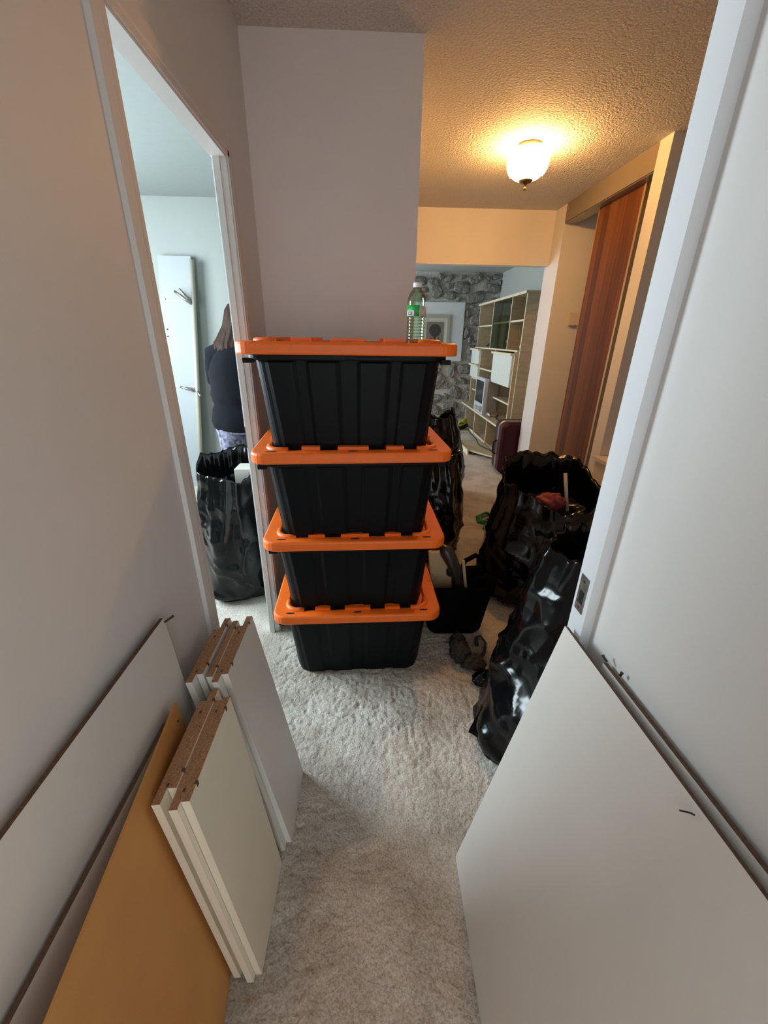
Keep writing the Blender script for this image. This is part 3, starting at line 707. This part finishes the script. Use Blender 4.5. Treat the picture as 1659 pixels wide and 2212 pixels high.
# dark sheer scarf heap
o = thing('sheer_scarf', (.47, 1.53, 0), 'dark sheer charcoal scarf bunched on the carpet before tote', 'scarf')
def rumple(bm, cx_, cy_, rx, ry, rz, seed):
    bmesh.ops.create_icosphere(bm, subdivisions=5, radius=1)
    for v in bm.verts:
        q = v.co.copy(); S = Vector((seed, seed * 2, seed * 3))
        k = 1 + .25 * noise.noise(q * 1.6 + S) + .22 * (1 - abs(noise.noise(q * 2.6 + S)) * 3) * .6 + .07 * noise.noise(q * 7 + S)
        v.co = Vector((q.x * rx * k + cx_, q.y * ry * k + cy_, max(.001, q.z * rz * k + rz * .55)))
bm = B(); rumple(bm, .448, 1.56, .048, .085, .05, 3.1); obj('bundle', bm, 'sheer', o, smooth=True)
bm = B(); rumple(bm, .500, 1.475, .055, .04, .028, 5.7); obj('bundle', bm, 'sheer', o, smooth=True)
bm = B(); tube(bm, [(.51, 1.48, .010), (.575, 1.55, .010), (.60, 1.62, .010), (.585, 1.675, .010), (.56, 1.655, .010), (.55, 1.60, .010)], [(.005, .010)] * 6, 8); obj('loop', bm, 'sheer', o, smooth=True)

# green and yellow strap bundle
o = thing('green_strap', (1.03, 3.06, 0), 'tangled green strap with yellow buckle on the carpet', 'strap')
bm = B(); tube(bm, [(1.11, 3.22, .012), (1.03, 3.25, .03), (.955, 3.19, .025), (.945, 3.10, .014), (.99, 3.07, .03), (1.03, 3.13, .025), (.99, 3.02, .014), (.955, 2.97, .012), (1.00, 2.98, .012)], [(.010, .026)] * 9, 8); obj('webbing', bm, 'green', o, smooth=True)
bx('buckle', 1.01, 1.07, 3.02, 3.075, .002, .022, 'yellow', o, bevel=.004)

# ================================================================ BEDROOM THINGS
o = thing('wardrobe_panel', (-1.70, 4.05, 0), 'tall narrow white wardrobe panel leaning on the bedroom wall', 'panel')
def lp(x, z, off=0.0):
    # point on the leaning front face (x along the panel, z height)
    return (x - (2.07 - z) * .105, 4.135 - (2.07 - z) * .045 - .012 - off, z)
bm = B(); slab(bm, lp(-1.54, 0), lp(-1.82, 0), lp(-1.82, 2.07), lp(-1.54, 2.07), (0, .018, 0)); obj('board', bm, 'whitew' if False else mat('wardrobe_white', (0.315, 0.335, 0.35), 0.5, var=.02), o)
for z in (1.72, .99):
    bm = B(); slab(bm, lp(-1.545, z, .001), lp(-1.815, z, .001), lp(-1.815, z + .006, .001), lp(-1.545, z + .006, .001), (0, .001, 0)); obj('joint_line', bm, 'alu', o)
bm = B(); tube(bm, [lp(-1.522, .03, .018), lp(-1.522, 2.04, .018)], .021, 10); rod = obj('hanging_rod', bm, MT['frame'], o, smooth=True)
def bracket(z, tips):
    for (dx, dy, dz) in tips:
        a = Vector(lp(-1.525, z, .02)); bm = B(); tube(bm, [a, a + Vector((dx, dy, dz)) * .4, a + Vector((dx, dy, dz))], [.013, .015, .011], 8); obj('rod_bracket', bm, 'steel', rod, smooth=True)
bracket(1.69, [(-.135, -.03, .105), (-.075, -.07, .12)])
bracket(.95, [(-.14, -.03, .045), (.05, -.06, -.035)])
for z in (1.49, 1.43):
    bm = B(); tube(bm, [lp(-1.775, z, 0), lp(-1.775, z, .003)], .006, 8); obj('peg_hole', bm, 'hole', o)
bm = B(); tube(bm, [lp(-1.79, 1.735, 0), lp(-1.79, 1.735, .006)], .014, 12); obj('cam_cover', bm, 'alu', o)

# ---- person seen from behind
PX, PY = -.905, 3.02
o = thing('person', (PX, PY, 0), 'person with long brown hair, dark top and mottled leggings, back turned', 'person')
def P(x, y, z): return (PX + x, PY + y, z)
# body: joint skeleton grown with the skin modifier
V = []; E = []; Rd = []
def jv(p, r, par=None):
    V.append(p); Rd.append(r)
    if par is not None: E.append((par, len(V) - 1))
    return len(V) - 1
pel = jv((0, 0, .90), (.15, .11)); bel = jv((0, .01, 1.05), (.145, .11), pel); che = jv((.005, .02, 1.22), (.15, .11), bel)
up = jv((.02, .05, 1.35), (.11, .08), che); nk = jv((.035, .08, 1.43), (.05, .05), up); hd = jv((.05, .11, 1.52), (.075, .085), nk); ht = jv((.055, .12, 1.60), (.06, .07), hd)
for s in (-1, 1):
    sh = jv((s * .155 + .01, .05, 1.335), (.055, .055), up); el = jv((s * .215, .16, 1.10), (.042, .042), sh); wr = jv((s * .15, .36, 1.02), (.027, .025), el)
    pm = jv((s * .13, .43, 1.01), (.034, .018), wr)
    for f in range(4):
        fx = s * (.13 + (f - 1.5) * .019); L = (.033, .038, .036, .028)[f]
        a = jv((fx, .47, 1.005), (.0095, .009), pm); b = jv((fx, .47 + L, .995), (.0085, .008), a); jv((fx - s * .002, .47 + L * 1.6, .975), (.0075, .007), b)
    a = jv((s * .13 - s * .035, .42, 1.0), (.010, .010), pm); jv((s * .13 - s * .05, .455, .985), (.008, .008), a)
    hp = jv((s * .09, 0, .84), (.095, .095), pel); kn = jv((s * .10, .02, .47), (.062, .062), hp); an = jv((s * .11, -.02, .09), (.038, .04), kn); jv((s * .12, .12, .045), (.04, .03), an)
me = bpy.data.meshes.new('body'); me.from_pydata(V, E, []); me.update()
body = bpy.data.objects.new('body', me); COL.objects.link(body); body.parent = o
sm = body.modifiers.new('skin', 'SKIN')
for i, sv in enumerate(me.skin_vertices[0].data): sv.radius = Rd[i]; sv.use_root = (i == 0)
body.modifiers.new('sub', 'SUBSURF').levels = 2; body.modifiers['sub'].render_levels = 2
me.materials.append(MT['skin'])
# face
bm = B()
tube(bm, [P(.055, .192, 1.545), P(.057, .215, 1.515), P(.057, .20, 1.50)], [.008, .013, .009], 8); obj('nose', bm, 'skin', o, smooth=True)
for s in (-1, 1):
    bm = B(); bmesh.ops.create_uvsphere(bm, u_segments=12, v_segments=8, radius=.012); bmesh.ops.translate(bm, verts=bm.verts, vec=P(.055 + s * .032, .19, 1.545)); obj('eye', bm, 'cap', o, smooth=True)
    bm = B(); bmesh.ops.create_uvsphere(bm, u_segments=12, v_segments=8, radius=.026); bmesh.ops.scale(bm, verts=bm.verts, vec=(.4, .7, 1.1)); bmesh.ops.translate(bm, verts=bm.verts, vec=P(.05 + s * .078, .11, 1.53)); obj('ear', bm, 'skin', o, smooth=True)
bm = B(); tube(bm, [P(.03, .193, 1.475), P(.055, .203, 1.472), P(.08, .193, 1.475)], [.004, .008, .004], 8); obj('mouth', bm, 'red', o, smooth=True)
# shirt
bm = B(); rings = []
for z, rx, ry, dx, dy in ((.815, .205, .15, 0, .0), (.83, .222, .165, 0, 0), (.88, .235, .17, 0, 0), (.96, .225, .16, 0, .005), (1.0, .212, .148, 0, .01), (1.015, .218, .155, 0, .01), (1.06, .222, .155, 0, .01), (1.10, .215, .15, 0, .01), (1.2, .218, .15, 0, .02), (1.28, .205, .145, .003, .03), (1.335, .178, .125, .008, .04), (1.385, .135, .10, .014, .055), (1.42, .085, .078, .025, .07), (1.44, .066, .066, .03, .08)):
    ring = []
    for k in range(48):
        a = 2 * PI * k / 48
        q = Vector((math.cos(a) * 2, math.sin(a) * 2, z * 9)); f = 1 + .045 * noise.noise(q) + .03 * (1 - abs(noise.noise(q * 1.7 + Vector((4, 4, z * 14)))) * 2)
        ring.append(P(math.cos(a) * rx * f + dx, math.sin(a) * ry * f + dy, z + .012 * noise.noise(Vector((math.cos(a) * 2, math.sin(a) * 2, 3)))))
    rings.append(ring)
loft(bm, rings, False, False)
for s in (-1, 1):
    tube(bm, [P(s * .10 + .01, .045, 1.345), P(s * .165, .06, 1.315), P(s * .195, .10, 1.22), P(s * .215, .14, 1.13)], [.075, .085, .078, .07], 20, cap=False)
obj('shirt', bm, 'shirt', o, smooth=True)
# leggings
bm = B()
for s in (-1, 1):
    tube(bm, [P(s * .085, .0, .93), P(s * .10, -.005, .84), P(s * .105, 0, .66), P(s * .105, .015, .48), P(s * .108, -.01, .32), P(s * .11, -.02, .10)], [.12, .122, .10, .075, .068, .048], 24, cap=False)
rings = [[P(math.cos(2 * PI * k / 40) * rx, math.sin(2 * PI * k / 40) * ry, z) for k in range(40)] for z, rx, ry in ((.80, .205, .135), (.88, .20, .135), (.96, .18, .125))]
loft(bm, rings, False, False)
obj('leggings', bm, 'leggings', o, smooth=True)
for s in (-1, 1):
    bm = B(); tube(bm, [P(s * .115, -.075, .045), P(s * .113, -.02, .055), P(s * .118, .07, .045), P(s * .122, .15, .03), P(s * .122, .175, .028)], [(.03, .035), (.042, .05), (.042, .042), (.04, .026), (.02, .018)], 14); obj('shoe', bm, 'shoe', o, smooth=True)
# hair
bm = B(); rings = []
HX, HY = .015, .085
for z, rx, ry, dx, dy in ((1.30, .12, .06, -.035, -.075), (1.35, .15, .08, -.03, -.06), (1.40, .165, .10, -.02, -.035), (1.46, .14, .11, -.01, -.005), (1.51, .118, .115, 0, 0), (1.56, .104, .112, 0, .005), (1.605, .094, .10, 0, .01), (1.64, .070, .075, 0, .01), (1.66, .035, .04, 0, .01), (1.664, .008, .01, 0, .01)):
    ring = []
    for k in range(96):
        a = 2 * PI * k / 96
        w = 1 + .05 * noise.noise(Vector((math.cos(a) * 4, math.sin(a) * 4, z * 5))) + .07 * noise.noise(Vector((math.cos(a) * 11, math.sin(a) * 11, z * 6))) * (1.66 - z) / .2
        yy = math.sin(a) * ry * w + dy + HY
        if yy > .16 and z < 1.60: yy = .16          # face side stays open
        zz = z + (.045 * noise.noise(Vector((math.cos(a) * 7, math.sin(a) * 7, 9))) if z < 1.36 else 0)
        ring.append(P(math.cos(a) * rx * w + dx + HX, yy, zz))
    rings.append(ring)
loft(bm, rings, True, True)
obj('hair', bm, 'hair', o, smooth=True)

# ================================================================ LIVING ROOM: STONE WALL
st_o = thing('wall_stone', (1.0, YS, 0), 'rough grey fieldstone feature wall of the living room', None); st_o['kind'] = 'structure'
bx('mortar_bed', -2.5, XS, YS, YS + .1, 0, ZC, 'mortar', st_o)
random.seed(4)
def stone(cx_, cz_, w, h, rot):
    bm = B(); n = 12; rings = []
    pr = [1 + random.uniform(-.13, .07) for _ in range(n)]
    for f, d in ((1.02, .0), (1.0, .035), (.82, .06), (.42, .068)):
        ring = []
        for k in range(n):
            a = 2 * PI * k / n; ca, sa = math.cos(a), math.sin(a)
            e = .72; x = math.copysign(abs(ca) ** e, ca) * w / 2 * pr[k] * f; z = math.copysign(abs(sa) ** e, sa) * h / 2 * pr[k] * f
            x, z = x * math.cos(rot) - z * math.sin(rot), x * math.sin(rot) + z * math.cos(rot)
            ring.append((min(XS - .003, cx_ + x), YS - d - random.uniform(0, .018) * (d > 0), min(ZC - .003, max(.003, cz_ + z))))
        rings.append(ring)
    loft(bm, rings, False, True)
    obj('stone', bm, 'stone', st_o, smooth=False)
placed = []
def epts(cx_, cz_, w, h, r, k):
    out = []
    for i in range(14):
        a = 2 * PI * i / 14; x, z = math.cos(a) * w / 2 * k, math.sin(a) * h / 2 * k
        out.append((cx_ + x * math.cos(r) - z * math.sin(r), cz_ + x * math.sin(r) + z * math.cos(r)))
    return out
def inside(p, e):
    x, z = p[0] - e[0], p[1] - e[1]; c_, s_ = math.cos(-e[4]), math.sin(-e[4])
    x, z = x * c_ - z * s_, x * s_ + z * c_
    return (x / (e[2] / 2 * 1.13)) ** 2 + (z / (e[3] / 2 * 1.13)) ** 2 < 1
for it in range(5200):
    sz = .38 - .26 * min(1, it / 4200); w = sz * random.uniform(.75, 1.1); h = w * random.uniform(.45, .8); r = random.choice((0, 0, .3, -.4, .9, -1.0, 1.4)) + random.uniform(-.2, .2)
    e = (random.uniform(.6, XS - .03), random.uniform(.05, 2.46), w, h, r)
    pts = epts(*e, 1.06)
    if any(p[0] > XS - .004 or p[1] > 2.494 or p[1] < .01 or (p[0] < 1.715 and 1.045 < p[1] < 2.045) for p in pts): continue
    if e[0] < 1.7 and 1.05 < e[1] < 2.04: continue
    if any(abs(e[0] - q[0]) < .5 and abs(e[1] - q[1]) < .5 and (any(inside(p, q) for p in pts) or any(inside(p, e) for p in epts(*q, 1.02))) for q in placed): continue
    placed.append(e); stone(e[0], e[1], e[2], e[3], e[4])
bx('plaster_panel', .25, 1.70, YS - .075, YS - .001, 1.06, 2.03, 'plaster', st_o, bevel=.01)
# framed print
o = thing('framed_print', (1.19, YS - .09, 1.28), 'cream framed print of a dark round motif on the white panel', 'picture')
fx0_, fx1_, fz0, fz1, yf = 0.925, 1.45, 1.20, 1.83, YS - .077
for a in ((fx0_, fx1_, fz0, fz0 + .05), (fx0_, fx1_, fz1 - .05, fz1), (fx0_, fx0_ + .05, fz0 + .05, fz1 - .05), (fx1_ - .05, fx1_, fz0 + .05, fz1 - .05)):
    bx('frame_bar', a[0], a[1], yf - .03, yf, a[2], a[3], 'frame', o, bevel=.004)
bx('mount', fx0_ + .04, fx1_ - .04, yf - .012, yf - .002, fz0 + .04, fz1 - .04, 'paper', o)
pr_ = bx('print', fx0_ + .105, fx1_ - .105, yf - .014, yf - .011, fz0 + .10, fz1 - .115, 'print', o)
bm = B(); lathe(bm, [(.105, 0), (.105, .002)], (0, 0, 0), 28, True, True)
for v in bm.verts: v.co = Vector(((fx0_ + fx1_) / 2 + v.co.x, yf - .0145 - v.co.z, 1.575 + v.co.y))
obj('round_motif', bm, 'disc', pr_)
bx('motif_stem', 1.165, 1.21, yf - .0162, yf - .0141, 1.36, 1.49, 'disc', pr_)
for dx in (-.07, .07): bx('motif_leg', 1.18 + dx, 1.195 + dx, yf - .0162, yf - .0141, 1.40, 1.455, 'disc', pr_)

# ================================================================ WALL UNIT
u = thing('wall_unit', (2.1, 6.45, 0), 'large cream and plywood shelving wall unit with smoked glass doors', 'wall unit')
UX = 1.90; UB = XS - .012
T = .022
def pnl(name, x0, x1, y0, y1, z0, z1, m='ply', e=True):
    bm = B(); fs = box(bm, x0, x1, y0, y1, z0, z1)
    fs[0].material_index = 1            # front edge is cream
    return obj(name, bm, [m, 'edge'], u)
# tall near end panel, far end
pnl('end_panel', UX - .005, UB, 5.375, 5.40, 0, 1.985)
pnl('end_panel', UX, UB, 7.60, 7.622, .375, 1.975)
pnl('top_board', UX - .03, UB, 5.36, 7.64, 1.955, 1.985)
bx('back_board', UB - .01, UB, 5.40, 7.60, .375, 1.955, 'plyback', u)
# upper hutch
for y in (5.94, 6.79): pnl('divider', UX, UB - .01, y - .011, y + .011, 1.32, 1.955)
pnl('shelf', UX - .03, UB - .01, 5.40, 7.60, 1.30, 1.32)
pnl('shelf', UX + .01, UB - .01, 5.40, 5.93, 1.655, 1.677)
pnl('shelf', UX + .02, UB - .01, 5.951, 6.779, 1.655, 1.677)
pnl('shelf', UX + .01, UB - .01, 6.80, 7.60, 1.63, 1.652)
for y0, y1, hy in ((5.952, 6.36, 5.97), (6.365, 6.778, 6.745)):
    g = bx('glass_door', UX + .001, UX + .006, y0, y1, 1.325, 1.95, 'smoked', u)
    for z in ((1.42, 1.86)):
        bx('hinge', UX - .006, UX + .008, hy - .012, hy + .012, z - .02, z + .02, 'steel', g)
# middle row: two drawers, open bay, white flap
pnl('divider', 1.845, UB - .01, 7.06, 7.085, .82, 1.30)
pnl('divider', 1.845, UB - .01, 6.27, 6.292, .375, 1.30)
pnl('side', 1.845, UB - .01, 5.40, 5.422, .375, 1.30)
pnl('side', 1.845, UB - .01, 7.578, 7.60, .375, 1.30)
for z0, z1 in ((1.055, 1.27), (.835, 1.02)):
    d = bx('drawer_front', 1.82, 1.842, 7.075, 7.61, z0, z1, 'whitew', u, bevel=.003)
    bx('pull_rail', 1.79, 1.842, 7.06, 7.63, z1, z1 + .026, 'edge', d, bevel=.006)
    bx('drawer_box', 1.842, UB - .03, 7.09, 7.57, z0, z1 - .02, 'ply', d)
f = bx('flap_door', 1.82, 1.842, 5.43, 6.27, .865, 1.255, 'whitew', u, bevel=.003)
bx('pull_rail', 1.79, 1.842, 5.41, 6.29, 1.255, 1.283, 'edge', f, bevel=.006)
bx('cupboard_box', 1.842, UB - .02, 5.424, 6.268, .865, 1.25, 'ply', f)
pnl('shelf', 1.85, UB - .01, 6.292, 7.06, .985, 1.007)
pnl('shelf', 1.85, UB - .01, 6.292, 7.578, .80, .822)
# lower bay
pnl('divider', 1.88, UB - .01, 7.06, 7.082, .375, .80)
bx('black_back', UB - .014, UB - .0105, 6.30, 7.05, .38, .80, 'black', u)
pnl('shelf', 1.88, UB - .01, 5.422, 6.27, .625, .647)
pnl('shelf', 1.88, UB - .01, 7.082, 7.578, .60, .62)
# base bench
pnl('bench_top', 1.72, UB, 5.19, 7.62, .352, .376)
for y in (5.19, 5.88, 6.60, 7.27): pnl('bench_upright', 1.725, UB, y, y + .022, 0, .352)
bx('bench_back', UB - .2, UB - .19, 5.21, 7.27, .0, .352, 'plyback', u)
pnl('kick_board', 1.735, 1.75, 5.21, 7.27, 0, .03)

# ---- tv, suitcase, oddments
o = thing('crt_television', (1.92, 6.50, .376), 'silver tube television standing on the wall unit bench', 'television')
bx('front_bezel', 1.735, 1.79, 6.235, 6.77, .377, .90, 'tvgrey', o, bevel=.012)
bm = B()
loft(bm, [[(x, 6.50 + sy * w / 2, .645 + sz * h / 2) for sy, sz in ((-1, -1), (1, -1), (1, 1), (-1, 1))] for x, w, h in ((1.788, .52, .50), (1.95, .50, .47), (2.12, .34, .30), (2.16, .33, .28))]); obj('tube_housing', bm, 'tvside', o, bevel=.006)
s_ = bx('screen', 1.728, 1.74, 6.29, 6.715, .53, .855, 'screen', o, bevel=.005)
sg = bx('speaker_grille', 1.7325, 1.736, 6.45, 6.70, .40, .47, 'tvside', o)
bx('button_strip', 1.7315, 1.736, 6.27, 6.40, .40, .49, 'alu', o)
bx('stand', 1.75, 2.0, 6.32, 6.68, .376, .385, 'tvside', o)
def rounded_case(bm, x0, x1, y0, y1, z0, z1, r):
    R = []
    for y, k in ((y0, -.02), (y0 + .02, 0), (y1 - .02, 0), (y1, -.02)):
        R.append([((x0 + x1) / 2 + px, y, (z0 + z1) / 2 + pz) for px, pz, _, _ in rrect(x1 - x0 + 2 * k, z1 - z0 + 2 * k, r, (8, 8))])
    loft(bm, R)
o = thing('suitcase', (1.72, 4.56, 0), 'burgundy hard shell suitcase standing by the wall end', 'suitcase')
bm = B(); rounded_case(bm, 1.475, 2.02, 4.40, 4.53, .015, .60, .075); obj('front_shell', bm, 'wine', o, smooth=False)
bm = B(); rounded_case(bm, 1.475, 2.02, 4.545, 4.67, .015, .60, .075); obj('rear_shell', bm, 'wine', o)
bm = B(); rounded_case(bm, 1.468, 2.027, 4.515, 4.56, .008, .607, .08); obj('seam_band', bm, 'alu', o)
bm = B(); tube(bm, [(1.467, 4.537, .22), (1.435, 4.537, .24), (1.435, 4.537, .36), (1.467, 4.537, .38)], .010, 8); obj('carry_handle', bm, 'black', o, smooth=True)
for x in (1.56, 1.94):
    bx('foot', x - .02, x + .02, 4.45, 4.62, 0, .02, 'black', o)
# loose board on the floor before the unit
bm = B(); slab(bm, (1.40, 5.96, .02), (1.36, 5.32, .06), (1.66, 4.98, .045), (1.70, 5.9, .035), (0, 0, -.02), 0, 1); o = obj('loose_board', bm, ['ply', 'edge'])
meta(o, 'loose plywood board lying on the carpet before the wall unit', 'board')
bm = B(); slab(bm, (1.285, 6.12, .07), (1.325, 5.28, .07), (1.33, 5.28, 0), (1.29, 6.12, 0), (.016, 0, 0), 0, 0); o = obj('white_strip', bm, 'edge'); meta(o, 'narrow white edged strip standing beside the loose board', 'strip')
# sports shoe
o = thing('sports_shoe', (1.66, 7.0, .0), 'lime yellow and black sports shoe lying beside the bench', 'shoe')
bm = B(); tube(bm, [(1.50, 6.86, .085), (1.55, 6.92, .09), (1.62, 6.99, .10), (1.69, 7.05, .13), (1.715, 7.07, .12)], [(.022, .022), (.034, .042), (.036, .046), (.042, .05), (.018, .03)], 14); up_ = obj('upper', bm, 'lime', o, smooth=True)
bm = B(); tube(bm, [(1.47, 6.83, .045), (1.56, 6.93, .04), (1.64, 7.01, .045), (1.73, 7.09, .05)], [(.02, .03), (.022, .055), (.022, .055), (.02, .04)], 12); obj('sole', bm, 'black', o, smooth=True)
bm = B(); tube(bm, [(1.545, 6.87, .10), (1.585, 6.905, .125), (1.63, 6.95, .10)], .008, 6); obj('stripe', bm, 'black', up_)
# white ball, dark hanger tip and cables
bm = B(); bmesh.ops.create_uvsphere(bm, u_segments=20, v_segments=12, radius=.042); bmesh.ops.translate(bm, verts=bm.verts, vec=(1.955, 5.47, 1.362)); o = obj('white_ball', bm, 'cap', smooth=True); meta(o, 'small white ball on the right shelf of the wall unit', 'ball')
bm = B(); tube(bm, [(1.93, 6.92, 1.335), (1.96, 7.08, 1.375), (1.96, 7.20, 1.335)], .008, 6); o = obj('black_hanger', bm, 'black'); meta(o, 'small black hanger lying on the left shelf of wall unit', 'hanger')
bm = B(); tube(bm, [(1.98, 6.20, .384), (1.88, 6.0, .384), (1.84, 5.8, .386), (1.86, 5.65, .384), (1.78, 5.55, .384), (1.83, 5.40, .384), (1.75, 5.24, .384)], .007, 6); o = obj('power_cable', bm, 'black', smooth=True); meta(o, 'black cable curled on top of the wall unit bench', 'cable')
bm = B(); tube(bm, [(1.64, 6.6, .06), (1.62, 6.2, .06), (1.60, 5.9, .075), (1.56, 5.6, .065), (1.60, 5.35, .07), (1.64, 5.16, .08), (1.60, 5.0, .07), (1.56, 4.88, .012), (1.60, 4.78, .012)], .007, 6); o = obj('power_cable', bm, 'black', smooth=True); meta(o, 'black cable trailing over the loose board to suitcase', 'cable')
bm = B(); tube(bm, [(1.80, 6.0, .39), (1.80, 6.04, .407), (1.79, 6.12, .407), (1.79, 6.16, .39)], [.012, .03, .03, .012], 10); o = obj('grey_pouch', bm, 'alu', smooth=True); meta(o, 'small grey object beside the television on the bench', 'pouch')
bm = B(); tube(bm, [(1.93, 5.44, .395), (1.95, 5.48, .41), (1.97, 5.56, .41), (1.98, 5.60, .395)], [.016, .032, .034, .016], 10); o = obj('paper_bundle', bm, 'cap', smooth=True); meta(o, 'crumpled white paper on the near end of the bench', 'paper')
